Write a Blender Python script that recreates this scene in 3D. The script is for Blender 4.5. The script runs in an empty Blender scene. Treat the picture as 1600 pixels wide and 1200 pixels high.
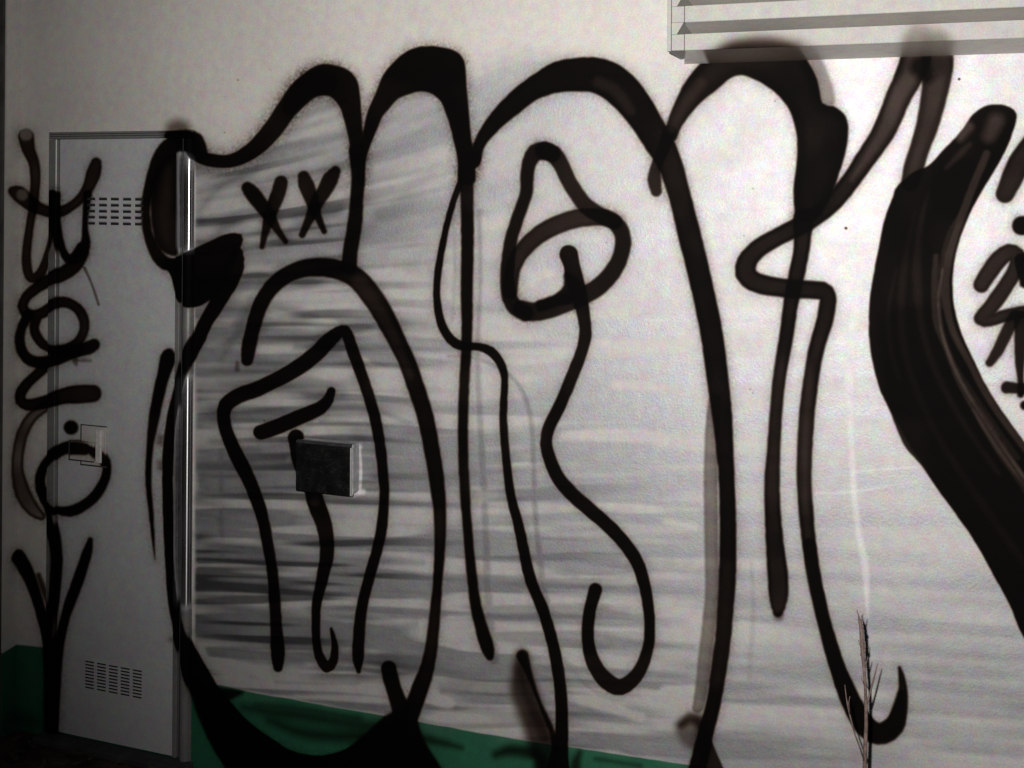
import bpy, bmesh, math, random
import numpy as np
from mathutils import Vector, Matrix

random.seed(7)
rng = np.random.default_rng(11)
S = bpy.context.scene
COL = S.collection

# ------------------------------------------------------------------ camera
F = 1700.0                       # focal length in pixels of the 1600 px wide photograph
CX, CY = 800.0, 300.0            # principal point (the lens is level, the frame is shifted down)
YAW, ROLL = math.radians(19.43), math.radians(0.388)
HCAM = 1.65

def _ray(px, py):
    x, z = px - CX, -(py - CY)
    c, s = math.cos(ROLL), math.sin(ROLL)
    x, z = c * x - s * z, s * x + c * z
    c, s = math.cos(YAW), math.sin(YAW)
    return np.array([c * x - s * F, s * x + c * F, z])

_r = _ray(190, 1175)
DIST = HCAM / (-_r[2] / _r[1])
CAM = np.array([0.0, -DIST, HCAM])

def P(px, py, y=0.0):
    """point of the plane y = const that the photograph shows at px, py"""
    r = _ray(px, py)
    return CAM + r * ((y + DIST) / r[1])

def X(px, py, y=0.0): return float(P(px, py, y)[0])
def Z(px, py, y=0.0): return float(P(px, py, y)[2])

cam = bpy.data.cameras.new('camera')
cam.sensor_width = 36.0
cam.lens = F / 1600 * 36
cam.shift_y = -(600 - CY) / 1600
cam.clip_start, cam.clip_end = 0.05, 500
camo = bpy.data.objects.new('camera', cam)
COL.objects.link(camo)
cr, sr, cy_, sy_ = math.cos(ROLL), math.sin(ROLL), math.cos(YAW), math.sin(YAW)
right = Vector((cy_ * cr, sy_ * cr, sr))
fwd = Vector((-sy_, cy_, 0))
up = right.cross(fwd)
camo.matrix_world = Matrix(((right.x, up.x, -fwd.x, CAM[0]), (right.y, up.y, -fwd.y, CAM[1]),
                            (right.z, up.z, -fwd.z, CAM[2]), (0, 0, 0, 1)))
S.camera = camo

# ------------------------------------------------------------------ night sky and the camera's flash
W = bpy.data.worlds.new('World'); S.world = W; W.use_nodes = True
nt = W.node_tree
sky = nt.nodes.new('ShaderNodeTexSky'); sky.sky_type = 'NISHITA'; sky.sun_disc = False
sky.sun_elevation = math.radians(25.0); sky.sun_rotation = math.radians(200)
bg = nt.nodes['Background']; bg.inputs['Strength'].default_value = 0.0035
nt.links.new(sky.outputs[0], bg.inputs[0])

L = bpy.data.lights.new('camera_flash', 'SPOT')
L.energy = 412; L.color = (1.0, 0.985, 0.965)
L.spot_size = math.radians(107); L.spot_blend = 1.0; L.shadow_soft_size = 0.016
lo = bpy.data.objects.new('camera_flash', L); COL.objects.link(lo)
lpos = Vector(CAM) - right * 0.085 + up * 0.10
lo.location = lpos
aim = Vector(P(1330, 160)) - lpos
lo.rotation_euler = aim.to_track_quat('-Z', 'Y').to_euler()

S.view_settings.view_transform = 'Standard'; S.view_settings.look = 'None'
S.view_settings.exposure = 0.0; S.view_settings.gamma = 1.0
S.view_settings.use_curve_mapping = False
try:
    S.cycles.max_bounces = 5; S.cycles.diffuse_bounces = 3; S.cycles.glossy_bounces = 3
except Exception: pass

# ------------------------------------------------------------------ the spray paint, laid out in photograph pixels
OX, OY, CW, CH = -160, -160, 2160, 1760
YY, XX = np.mgrid[OY:OY + CH, OX:OX + CW].astype(np.float32)

def vnoise(x, y, cx, cy, seed):
    r = np.random.default_rng(seed)
    g = r.random((97, 97)).astype(np.float32)
    u, v = x / cx + 1000.0, y / cy + 1000.0
    iu, iv = np.floor(u).astype(int), np.floor(v).astype(int)
    fu, fv = u - iu, v - iv
    fu = fu * fu * (3 - 2 * fu); fv = fv * fv * (3 - 2 * fv)
    a = g[iv % 97, iu % 97]; b = g[iv % 97, (iu + 1) % 97]
    c = g[(iv + 1) % 97, iu % 97]; d = g[(iv + 1) % 97, (iu + 1) % 97]
    return (a * (1 - fu) + b * fu) * (1 - fv) + (c * (1 - fu) + d * fu) * fv

def smooth(e0, e1, x):
    t = np.clip((x - e0) / (e1 - e0), 0, 1)
    return t * t * (3 - 2 * t)

NZ = (vnoise(XX, YY, 9, 9, 5) - 0.5, vnoise(XX, YY, 34, 34, 6) - 0.5, vnoise(XX, YY, 75, 75, 8), vnoise(XX, YY, 2.3, 2.3, 9))
TRB = np.ones((CH, CW), np.float32)          # what is left uncovered by black
OWN = np.full((CH, CW), -1, np.int16)
PIECES = []

def spline(pts):
    pts = np.array(pts, float)
    if len(pts) == 1: pts = np.vstack([pts, pts + [0.5, 0, 0]])
    p = np.vstack([2 * pts[0] - pts[1], pts, 2 * pts[-1] - pts[-2]])
    out = []
    for i in range(1, len(p) - 2):
        n = max(2, int(np.hypot(*(p[i + 1] - p[i])[:2]) / 7))
        for k in range(n):
            t = k / n
            out.append(0.5 * ((2 * p[i]) + (-p[i - 1] + p[i + 1]) * t + (2 * p[i - 1] - 5 * p[i] + 4 * p[i + 1] - p[i + 2]) * t * t
                              + (-p[i - 1] + 3 * p[i] - 3 * p[i + 1] + p[i + 2]) * t ** 3))
    out.append(p[-2])
    return np.array(out)

def lay(sd, x0, y0, op, soft, hollow, halo, hw, label, light=False, rref=14.0, vary=0.035):
    h, w = sd.shape
    sl = (slice(y0, y0 + h), slice(x0, x0 + w))
    n, n2 = NZ[0][sl], NZ[1][sl]
    sd = sd + n * 0.8
    cov = op * (1 - smooth(-soft, soft, sd))
    if hollow:
        cov = cov * (1 - hollow * smooth(0.15, 0.75, -sd / rref) * (0.8 + 0.8 * n2))
    n3 = NZ[2][sl]
    cov = cov * (1 - (0.0 if light else vary) * smooth(0.52, 0.85, n3))
    if halo:
        sp_ = NZ[3][sl]
        cov = np.maximum(cov, halo * np.exp(-(np.maximum(sd, 0) / hw) ** 1.4) * (0.35 + 1.3 * sp_ + 0.5 * n))
    cov = np.clip(cov, 0, 1)
    if light:                                 # thinner paint inside a filled area
        TRB[sl] = TRB[sl] + (1 - TRB[sl]) * cov
        return
    TRB[sl] *= (1 - cov)
    if label:
        PIECES.append(label)
        OWN[sl][cov > 0.45 * op] = len(PIECES) - 1

def stroke(pts, op=0.97, soft=2.9, hollow=0.0, halo=0.17, hw=7.5, label=None, light=False):
    s = spline(pts)
    m = float(s[:, 2].max()) + 4 + hw * 3
    x0 = int(max(0, s[:, 0].min() - m - OX)); x1 = int(min(CW, s[:, 0].max() + m - OX))
    y0 = int(max(0, s[:, 1].min() - m - OY)); y1 = int(min(CH, s[:, 1].max() + m - OY))
    sd = np.full((y1 - y0, x1 - x0), 99.0, np.float32)
    for a, b in zip(s[:-1], s[1:]):
        mm = max(a[2], b[2]) + 4 + hw * 2.6
        u0 = int(max(0, min(a[0], b[0]) - mm - OX - x0)); u1 = int(min(x1 - x0, max(a[0], b[0]) + mm - OX - x0))
        v0 = int(max(0, min(a[1], b[1]) - mm - OY - y0)); v1 = int(min(y1 - y0, max(a[1], b[1]) + mm - OY - y0))
        if u1 <= u0 or v1 <= v0: continue
        gx = XX[y0 + v0:y0 + v1, x0 + u0:x0 + u1] - a[0]; gy = YY[y0 + v0:y0 + v1, x0 + u0:x0 + u1] - a[1]
        dx, dy = b[0] - a[0], b[1] - a[1]
        t = np.clip((gx * dx + gy * dy) / max(dx * dx + dy * dy, 1e-6), 0, 1)
        d = np.hypot(gx - t * dx, gy - t * dy) - (a[2] + (b[2] - a[2]) * t)
        sub = sd[v0:v1, u0:u1]
        np.minimum(sub, d, out=sub)
    lay(sd, x0, y0, op, soft, hollow, halo, hw, label, light, float(np.median(s[:, 2])))

def polysd(pts, x0, y0, w, h, reach=70):
    """signed distance to a polygon, exact within reach pixels of its edges"""
    p = np.array(pts, float)
    d = np.full((h, w), float(reach), np.float32); ins = np.zeros((h, w), bool)
    gxr, gyr = XX[0, x0:x0 + w], YY[y0:y0 + h, 0]
    for a, b in zip(p, np.roll(p, -1, 0)):
        dx, dy = b - a
        u0 = int(np.clip(min(a[0], b[0]) - reach - OX - x0, 0, w)); u1 = int(np.clip(max(a[0], b[0]) + reach - OX - x0, 0, w))
        v0 = int(np.clip(min(a[1], b[1]) - reach - OY - y0, 0, h)); v1 = int(np.clip(max(a[1], b[1]) + reach - OY - y0, 0, h))
        if u1 > u0 and v1 > v0:
            gx, gy = gxr[None, u0:u1] - a[0], gyr[v0:v1, None] - a[1]
            t = np.clip((gx * dx + gy * dy) / max(dx * dx + dy * dy, 1e-6), 0, 1)
            sub = d[v0:v1, u0:u1]
            np.minimum(sub, np.hypot(gx - t * dx, gy - t * dy), out=sub)
        if dy != 0:
            rows = np.nonzero((a[1] > gyr) != (b[1] > gyr))[0]
            if len(rows):
                xi = a[0] + (gyr[rows] - a[1]) * dx / dy
                ins[rows] ^= gxr[None, :] < xi[:, None]
    return np.where(ins, -d, d)

def smoothpoly(pts):
    """closed Catmull-Rom through the corners"""
    p = np.array(pts, float); n = len(p); out = []
    for i in range(n):
        a, b, c, d = p[i - 1], p[i], p[(i + 1) % n], p[(i + 2) % n]
        k = max(1, int(np.hypot(*(c - b)) / 6))
        for j in range(k):
            t = j / k
            out.append(0.5 * ((2 * b) + (-a + c) * t + (2 * a - 5 * b + 4 * c - d) * t * t + (-a + 3 * b - 3 * c + d) * t ** 3))
    return np.array(out)

def fill(pts, op=0.98, soft=2.9, hollow=0.0, halo=0.17, hw=7.5, label=None, light=False, rref=30.0, curve=True):
    p = smoothpoly(pts) if curve else np.array(pts, float)
    m = 4 + hw * 3
    x0 = int(max(0, p[:, 0].min() - m - OX)); x1 = int(min(CW, p[:, 0].max() + m - OX))
    y0 = int(max(0, p[:, 1].min() - m - OY)); y1 = int(min(CH, p[:, 1].max() + m - OY))
    lay(polysd(p, x0, y0, x1 - x0, y1 - y0), x0, y0, op, soft, hollow, halo, hw, label, light, rref)

# ---- the narrow tag beside and over the door
stroke([(40,213,13),(44,232,11),(52,252,9),(55,275,8.5),(54,300,8),(51,325,7.5),(46,355,7),(42,385,7.5),(41,410,8),(45,430,8),
        (53,434,8),(64,425,8),(73,402,7),(81,375,7),(86,350,7),(88,325,7),(88,304,7.5)], op=0.93, hollow=0.10, label='black looping tag stroke like a tall letter u')
stroke([(40,209,10)], op=0.35, halo=0, light=True)
stroke([(88,304,7.5),(89,335,6.5),(93,365,6.5),(99,390,6.5),(108,404,8),(120,401,10),(130,388,11),(135,378,8),(134,350,5),(136,325,6),(138,303,7)],
       label='black tag stroke curving up past the door vent')
stroke([(20,298,8),(30,303,13),(45,316,12),(60,325,10),(80,331,9),(97,330,9),(115,320,8),(130,306,8.5),(141,288,10),(148,268,12),(151,254,9)],
       op=0.93, hollow=0.08, label='black tag stroke sweeping like a smile')
stroke([(34,304,9)], op=0.30, halo=0, light=True)
stroke([(130,394,11),(122,410,11),(108,422,12),(90,432,11),(70,441,10),(52,453,9),(40,465,8.5),(35,478,8.5),(41,489,9),(55,492,9),(72,485,9),
        (88,474,9),(100,471,9),(115,476,8.5),(127,487,8.5),(133,503,8.5),(131,520,8),(122,534,8),(105,545,9),(85,545,8),(68,538,8),(57,525,8),(53,510,8),(58,495,8)],
       op=0.95, hollow=0.06, label='black tag stroke spiralling into a ring')
stroke([(95,549,9),(120,547,10),(138,543,11),(148,538,10)], label='short black tag dash ending the ring')
stroke([(44,492,8),(34,510,8),(30,532,8.5),(36,552,9),(48,563,9.5),(65,566,10),(85,562,10),(105,555,9),(122,548,9)], op=0.95, label='black tag arc hugging the ring from below')
stroke([(74,569,9),(60,582,8.5),(45,596,8.5),(33,611,9),(32,625,9),(42,632,9.5),(60,630,10),(80,625,11),(100,618,13),(125,615,15),(146,614,14)],
       op=0.96, hollow=0.08, label='black tag stroke ending in a thick bar')
stroke([(72,634,9),(56,645,9),(43,660,9.5),(33,682,10),(28,706,10),(27,730,10),(31,755,12),(39,778,13),(52,796,11),(64,806,7)],
       op=0.86, hollow=0.35, label='thin see-through black tag arc')
stroke([(148,700,7),(163,714,8),(168,727,7.5),(166,745,8),(158,762,8.5),(146,778,9),(128,791,9),(110,798,9),(90,796,6.5),(75,787,8),(66,770,8.5),
        (62,752,8.5),(66,734,8.5),(80,715,9),(100,700,10),(122,697,11),(140,699,10)], label='black tag loop like an open letter e')
stroke([(64,765,8),(73,785,8),(81,810,8),(89,840,8),(92,870,7.5),(91,900,7.5),(88,930,7),(85,960,6.5),(82,990,6),(80,1020,8)], label='black wavy tag stem')
stroke([(28,868,11),(38,886,12),(48,908,10),(58,937,9),(67,968,9),(75,1000,10),(79,1030,12),(80,1070,12),(80,1100,12),(80,1150,12)], label='black left arm and trunk of the tag arrow')
stroke([(60,898,4),(68,922,5),(78,946,5),(82,965,5)], op=0.75, halo=0)
stroke([(142,843,5),(138,860,8),(130,885,9),(121,912,9.5),(112,936,9),(104,960,8),(98,985,8),(92,1012,9),(88,1042,10),(85,1090,10),(83,1140,9)], label='black right arm of the tag arrow')
stroke([(112,667,11.5)], halo=0.04, label='round black paint dot above the latch')
stroke([(133,418,2.2),(145,445,2),(155,475,2.4)], op=0.55, soft=1.6, halo=0)
stroke([(118,563,4.5),(120,569,2)], op=0.55, soft=3, halo=0)
stroke([(122,562,2.6),(142,563,2.6)], op=0.4, soft=2.5, halo=0)

# ---- the dog-like head over the door's right edge
stroke([(272,214,10),(290,216,14),(304,220,14),(312,236,12)], op=0.97, halo=0)
fill([(246,262),(262,246),(280,240),(282,300),(282,370),(280,398),(262,397),(248,385),(240,365),(236,330),(238,290)], op=0.955, soft=3, hollow=0.07, halo=0)
stroke([(300,226,13),(282,222,15),(266,230,15),(251,246,12),(241,268,10),(234,292,8.5),(229,316,8),(229,340,7.5),(232,363,8),(239,384,9),(248,400,10.5),(260,411,11),(276,414,10)],
       label='black outline of the round snout crossing the door')
fill([(260,194),(275,186),(292,190),(296,205),(262,210)], op=0.62, soft=11, halo=0, rref=10)
fill([(256,408),(268,432),(275,458),(285,474),(297,480),(311,478),(326,470),(344,454),(360,425),(372,395),(380,374),(377,365),(366,363),(350,366),(325,377),(300,389),(275,402)],
     soft=2.0, label='solid black mouth wedge')
stroke([(300,232,8),(308,243,10),(325,249,11),(350,252,11),(372,247,12),(398,231,14),(424,204,16),(448,170,17),(468,146,20),(488,131,21),(508,128,21)], soft=2.6, halo=0.34, hw=12,
       label='black wave rising to the first hump')
fill([(440,170),(452,140),(467,120),(485,106),(504,99),(525,101),(543,108),(556,120),(562,140),(565,175),(567,215),(566,260),(548,262),(544,220),(536,185),(528,165),(515,151),(500,148),(484,152),(470,163),(455,180)],
     op=0.965, halo=0.28, hw=8, label='thick black first hump')
stroke([(556,235,12),(559,262,11),(559,285,11),(557,312,11),(555,340,12),(551,368,12.5),(547,392,12.5),(545,415,13)], label='black neck line down from the first hump')
fill([(556,275),(562,230),(572,178),(584,148),(597,118),(615,95),(635,79),(655,72),(680,71),(705,76),(718,83),(726,95),(728,115),(731,150),(735,200),(741,250),(742,285),(716,285),(714,250),(708,222),(702,197),
      (692,167),(684,154),(675,147),(657,143),(640,147),(622,155),(608,170),(598,182),(590,200),(580,225),(572,252),(568,290)],
     op=0.99, halo=0.30, hw=9, label='thick black second hump')
stroke([(728,250,12),(729,300,11),(730,375,10.5),(729,450,10),(729,525,9),(725,600,8.5),(723,675,8.5),(725,750,8.5),(730,825,8),(737,900,8.5),(744,950,9.5),(752,980,10.5),(758,1001,11.5),(762,1014,10.5),(765,1025,7)],
       label='long black vertical down the centre left')
stroke([(742,245,10),(733,262,8),(722,280,6),(710,308,5.5),(698,350,5.5),(690,388,5.8),(684,425,6),(682,462,6.2),(687,498,6.8),(697,521,7.5),(711,536,8),(727,541,7),(748,541,6.5),(766,548,7.8),
        (780,564,7.2),(787,583,6.5),(788,602,6),(786,650,6.5),(789,700,7),(797,770,7.5),(811,825,8.5),(827,900,9.3),(847,950,9.5),(862,1000,9.5),(872,1050,10),(877,1100,10),(877,1150,11),(873,1185,15),(870,1230,24)],
       soft=2.0, label='thin black line winding down to the green band')
stroke([(741,252,10),(750,222,10),(773,190,14),(800,164,17),(825,143,18),(850,129,21),(875,119,25),(905,116,27),(930,117,28),(955,127,29),(978,147,28),(998,172,26),(1014,197,24),(1030,224,23),(1046,255,20),(1060,300,18),
        (1079,375,18.5),(1097,450,18),(1112,525,18),(1122,600,17.5),(1128,650,16),(1132,700,14),(1135,750,13),(1137,825,13.5),(1136,900,14),(1133,950,13.5),(1129,1000,13),(1122,1050,13),(1114,1100,12),(1101,1150,13),(1089,1200,14),(1075,1260,15)],
       op=0.978, hollow=0.02, halo=0.20, label='great black arch over the middle letter')
stroke([(935,128,9),(960,140,9),(985,172,8)], op=0.06, soft=7, halo=0, light=True)
stroke([(1116,625,10),(1112,680,11),(1110,750,11),(1111,850,11),(1112,920,11),(1107,980,11),(1101,1030,11),(1095,1080,10),(1090,1105,9)], op=0.50, hollow=0.1, halo=0)
stroke([(1046,205,11),(1036,232,10),(1025,258,9),(1022,280,11),(1025,298,9)], op=0.90, label='small brownish black stub under the great arch')
stroke([(1064,1132,6),(1078,1121,9),(1092,1127,10),(1100,1142,10),(1102,1165,8)], op=0.72, soft=8)
fill([(1055,1130),(1075,1120),(1100,1125),(1100,1170),(1085,1172),(1062,1160)], op=0.55, soft=9, halo=0, rref=12)
fill([(1100,1140),(1113,1160),(1130,1200),(1150,1250),(1080,1250)], op=0.88, soft=2.5, halo=0.05, curve=False)
fill([(800,1040),(808,1018),(822,1018),(830,1050),(845,1095),(862,1142),(868,1200),(840,1195),(812,1125),(797,1080)], op=0.80, soft=11, halo=0, rref=14, hollow=0.12)
stroke([(812,1045,8),(818,1075,9),(832,1110,10),(850,1150,10)], op=0.45, soft=10, halo=0)
stroke([(816,1024,10),(825,1048,6),(835,1078,4),(849,1112,4),(862,1142,5),(868,1170,7)], op=0.9, soft=3, label='black stub leaning on the winding line')

# ---- teardrop, ring and hanging tail in the middle letter
stroke([(862,240,13),(850,235,14.5),(836,238,14),(827,252,12),(823,275,11),(822,300,10.5),(814,325,10.5),(806,348,10.5),(798,375,10.5),(793,410,11),(792,440,11.5),(796,465,12.5),(806,481,13),(820,489,13)],
       op=0.94, label='black left side of the teardrop')
stroke([(850,235,14.5),(864,240,14),(876,256,13),(888,282,12.5),(902,304,12.5),(916,322,13),(938,336,13),(955,343,13),(967,355,13),(973,372,13),(972,390,13),(964,412,13.5),(950,433,14),(930,451,14.5),(905,464,15),
        (878,474,16),(852,483,16),(832,487,15),(815,482,14)], op=0.93, label='black right side of the teardrop closing into the ring')
stroke([(960,346,12),(945,340,13),(925,339,14),(900,341,15),(875,349,15),(850,361,14.5),(828,378,14),(810,400,13),(800,425,12),(797,455,12)], op=0.92, hollow=0.06, label='black upper rim of the ring')
fill([(882,425),(880,445),(868,458),(850,466),(838,470),(840,486),(870,478),(905,468),(908,440)], op=0.95, halo=0)
stroke([(888,397,15),(893,414,13),(897,432,14),(903,455,13),(909,480,11.5),(913,502,10),(914,525,10),(908,550,9.7),(898,576,10),(888,601,10),(872,638,10),(859,663,10),(853,688,9.8),(857,712,10.5),(870,743,11),(892,770,11.5),
        (919,794,11.5),(950,821,11),(975,848,11),(994,876,10.5),(1003,900,10),(1010,930,9.5),(1014,962,9),(1014,1000,9),(1006,1032,10),(992,1057,11.5),(970,1073,13),(948,1064,13.5),(930,1041,12),(920,1012,10.5),(918,982,10),
        (922,950,10),(930,921,11)], soft=2.1, label='black tail hanging from the ring and hooking up')

# ---- crosses and marks on the left letter
stroke([(386,293,10),(395,303,13),(408,320,12),(421,338,10),(433,358,6.5),(446,377,5)], op=0.95, label='black stroke of the left cross')
stroke([(439,284,11),(435,300,12),(427,320,11),(420,340,10),(414,362,6.5),(409,385,4.5)], op=0.95, label='black stroke crossing it in the left cross')
stroke([(474,276,10),(478,288,13),(484,304,12),(490,322,10),(497,340,6.5),(506,361,5)], op=0.95, label='black stroke of the right cross')
stroke([(524,267,9),(516,279,13),(506,298,12),(494,318,11),(483,342,8),(472,366,6)], op=0.95, label='black stroke crossing it in the right cross')
stroke([(372,395,8),(366,415,16),(357,440,15),(345,462,13.5),(334,482,12.5),(323,499,11.5),(311,526,11.5),(300,548,11),(291,570,9.5),(284,595,9),(277,622,9),(271,650,9.5),(267,680,10),(264,710,9.5),(263,750,9),(264,800,9),(266,850,9),
        (269,900,9),(273,940,9.5),(279,970,10.5),(287,1000,12),(299,1030,15),(309,1055,19),(323,1085,22),(345,1115,24),(370,1145,26),(405,1175,29),(445,1200,30),(500,1212,32),(560,1200,36),(610,1165,34)],
       soft=2.2, label='long black outline from the mouth down round the letter base')
fill([(300,1040),(318,1066),(338,1084),(352,1104),(369,1124),(401,1152),(441,1173),(484,1181),(527,1178),(556,1158),(585,1132),(606,1114),(634,1108),(650,1120),(660,1150),(677,1180),(697,1215),(715,1260),(560,1290),(400,1260),(345,1190),(318,1140),(300,1090)],
     soft=4, op=0.985, halo=0.12, label='wide black base of the left letter')
stroke([(380,1104,3),(420,1112,7),(470,1118,9),(530,1128,9),(590,1136,10)], op=0.62, soft=13, halo=0)
stroke([(420,1126,4),(470,1144,8),(520,1150,10),(565,1150,9)], op=0.66, soft=12, halo=0)
stroke([(400,1100,2),(480,1108,3),(560,1122,4)], op=0.40, soft=9, halo=0)
stroke([(655,1152,8),(690,1160,6),(720,1168,3)], op=0.62, soft=8, halo=0)
stroke([(775,1178,6),(800,1172,9),(840,1180,10),(845,1200,12)], op=0.72, soft=9, halo=0)
stroke([(905,1176,4),(900,1190,7),(898,1210,9)], op=0.7, soft=7, halo=0)
stroke([(640,1168,10),(668,1188,8),(700,1230,8)], op=0.6, soft=9, halo=0)
stroke([(930,1185,3),(1000,1196,3)], op=0.45, soft=5, halo=0)
stroke([(15,1120,12),(50,1128,10)], op=0.4, soft=16, halo=0)
fill([(338,1074),(380,1080),(362,1092),(345,1092)], op=0.85, soft=5, halo=0)
stroke([(607,1044,13),(611,1062,13),(618,1085,13),(628,1112,16)], label='short black stub on the green band')
stroke([(386,562,10),(388,545,12),(395,512,12),(406,477,12.5),(422,451,13),(445,431,13.5),(470,420,14),(492,417,15),(515,418,15.5),(537,424,16),(556,434,16.5),(573,452,17),(590,476,16.5),(606,504,16),(622,536,14.5),(637,568,14),(648,600,14),
        (664,650,13.5),(674,700,13),(682,750,12.5),(687,800,10.5),(687,850,9.5),(684,900,8),(680,950,9),(675,1000,10),(671,1025,11),(665,1050,12.5),(656,1075,14),(647,1100,14),(637,1125,15)],
       op=0.975, hollow=0.02, halo=0.17, label='black arch over the left letter running down its right side')
stroke([(560,440,10),(590,482,9),(615,530,8),(640,585,6)], op=0.05, soft=6, halo=0, light=True)
stroke([(370,566,3),(370,577,4)], op=0.55, soft=3, halo=0)
stroke([(434,1042,8),(434,1022,11.5),(431,975,10),(426,900,9),(418,850,9.5),(409,805,10),(397,770,11),(388,748,11.5),(376,724,12),(364,700,11.5),(354,675,10.5),(349,652,11),(353,632,12),(374,617,12.5),(400,608,12.5),(425,596,12.5),
        (450,583,12.5),(475,567,13),(497,549,13),(514,531,12.5),(534,516,9),(542,522,9.5),(551,548,10),(569,598,9.5),(585,650,9.5),(594,700,9),(599,750,8.5),(600,775,8),(596,825,9),(588,862,9),(577,900,9),(565,950,9.2),(560,1000,10),(559,1028,9.5),(560,1048,4)],
       soft=2.2, label='black inner outline of the left letter')
stroke([(462,683,13),(470,720,14),(486,760,13),(493,784,14),(499,800,14),(506,820,13),(510,845,12),(510,870,11.5),(504,900,10),(494,948,7.8),(494,1000,7),(499,1026,8),(510,1041,9.5),(520,1033,8),(523,1012,6),(520,994,4.5),(517,982,3)],
       soft=2.0, label='black drop line under the grey meter box')
stroke([(492,781,8)], op=0.10, soft=6, halo=0, light=True)
stroke([(517,611,7),(513,623,9),(500,637,11),(475,648,12),(450,659,12.5),(425,669,12.5),(407,675,12)], soft=2.0, label='short black bar above the meter box')
stroke([(265,552,9),(263,560,13),(258,580,11),(252,602,10),(247,625,9.5),(242,652,9),(235,700,5.8),(233,750,5.3),(237,800,4.3),(241,850,2.5),(243,873,1)], label='tapering black stripe on the door')
stroke([(252,683,5),(251,690,5)], op=0.5, soft=7, halo=0)
stroke([(251,722,4),(252,730,5)], op=0.45, soft=6, halo=0)
stroke([(268,998,4)], op=0.4, soft=6, halo=0)

# ---- the right hand letters
fill([(1239,300),(1244,250),(1244,212),(1237,182),(1225,160),(1205,140),(1180,125),(1150,118),(1120,140),(1090,165),(1066,196),(1054,220),(1040,202),(1050,168),(1068,130),(1090,102),(1112,80),(1150,60),(1200,56),(1240,66),
      (1260,92),(1276,122),(1285,160),(1302,165),(1318,177),(1325,195),(1323,228),(1313,265),(1300,300),(1280,338),(1262,348),(1244,342)],
     op=0.978, soft=2.8, hollow=0.03, halo=0.18, label='thick black arch reaching up to the slatted vent')
stroke([(1050,200,8),(1068,165,9),(1095,130,8)], op=0.07, soft=7, halo=0, light=True)
fill([(1240,60),(1275,78),(1300,130),(1302,165),(1270,150),(1255,105)], op=0.42, soft=5, halo=0.1, rref=14)
stroke([(1255,340,16),(1252,388,13),(1245,425,13),(1235,475,12),(1228,525,11.5),(1216,600,10.5),(1210,675,10.5),(1206,750,12.5),(1207,800,13),(1211,860,15),(1215,900,16.5),(1216,935,15),(1215,955,9)],
       op=0.965, hollow=0.05, halo=0.14, label='black stem hanging from the right arch')
stroke([(1216,962,7)], op=0.6, soft=6, halo=0)
stroke([(1435,62,24),(1430,90,24),(1418,122,22),(1403,152,20),(1384,198,18.5),(1367,226,17),(1349,252,16),(1332,277,15),(1313,302,15),(1290,325,15),(1262,345,15),(1232,361,14.5),(1203,376,14.5),(1181,391,15),(1167,408,16),
        (1165,426,17),(1177,439,16),(1200,446,15.5),(1230,450,15),(1260,452,14.5),(1284,454,14.5),(1293,462,13.5),(1292,480,13.5),(1287,505,13.5),(1279,530,13),(1272,560,12.5),(1266,600,12.5),(1261,640,12.5),(1257,700,12.5),(1256,750,12),
        (1259,800,12),(1264,850,11.5),(1271,900,11.5),(1282,950,11.2),(1295,1000,11.5),(1309,1045,13),(1321,1075,15),(1334,1105,16),(1348,1130,17),(1364,1144,17),(1380,1146,17),(1396,1134,17),(1405,1112,13),(1410,1088,9),(1409,1062,6),(1405,1043,3.5)],
       op=0.955, hollow=0.05, halo=0.14, label='brownish black zigzag line of the right letter ending in a hook')
stroke([(1264,850,10),(1282,950,10),(1309,1045,12),(1334,1105,15),(1364,1142,15),(1396,1132,14),(1407,1085,7)], op=0.8, halo=0)
stroke([(1436,70,15),(1422,118,13),(1403,152,12),(1384,198,11),(1367,226,9),(1349,252,6),(1330,280,2)], op=0.13, soft=8, halo=0, light=True)
stroke([(1260,560,3),(1262,600,7),(1258,700,7),(1258,800,5)], op=0.05, soft=7, halo=0, light=True)
stroke([(1462,70,26),(1465,100,25),(1462,130,22),(1455,168,19.5),(1447,200,17.5),(1437,230,16),(1427,262,16),(1421,285,14)], op=0.92, hollow=0.07, halo=0.12, label='black stroke reaching up to the vent right of the gap')
stroke([(1438,104,17),(1448,120,10)], op=0.75, soft=9, halo=0)
fill([(1402,290),(1428,268),(1450,258),(1475,232),(1498,208),(1520,178),(1543,164),(1570,164),(1588,178),(1580,212),(1565,246),(1545,280),(1530,305),(1515,333),(1500,372),(1491,408),(1488,450),(1492,486),(1504,525),(1520,560),
      (1541,603),(1563,638),(1587,672),(1640,745),(1720,860),(1760,1060),(1660,1080),(1600,997),(1577,945),(1551,897),(1532,862),(1512,830),(1487,795),(1462,761),(1440,728),(1412,695),(1391,645),(1372,602),(1360,550),(1357,512),
      (1359,462),(1365,425),(1372,388),(1381,345),(1394,308)], op=0.985, soft=2.2, halo=0.05, label='massive black curved band')
stroke([(1556,190,13),(1545,212,11)], op=0.15, soft=9, halo=0, light=True)
stroke([(1512,198,9),(1500,215,6)], op=0.16, soft=6, halo=0, light=True)
stroke([(1541,240,6),(1530,266,6),(1516,300,6),(1503,335,6),(1489,375,6),(1480,410,7),(1476,450,7),(1481,490,6),(1492,525,5),(1512,562,5),(1540,615,5),(1570,660,5),(1620,725,5)], op=0.13, soft=3, halo=0, light=True)
stroke([(1462,400,4),(1460,440,5),(1462,500,5),(1478,545,4),(1496,590,5),(1520,635,5),(1548,680,6),(1580,725,6),(1640,800,6)], op=0.11, soft=3, halo=0, light=True)
fill([(1375,620),(1390,640),(1420,695),(1450,740),(1440,745),(1405,700),(1385,660)], op=0.07, soft=4, halo=0, light=True)

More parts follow.
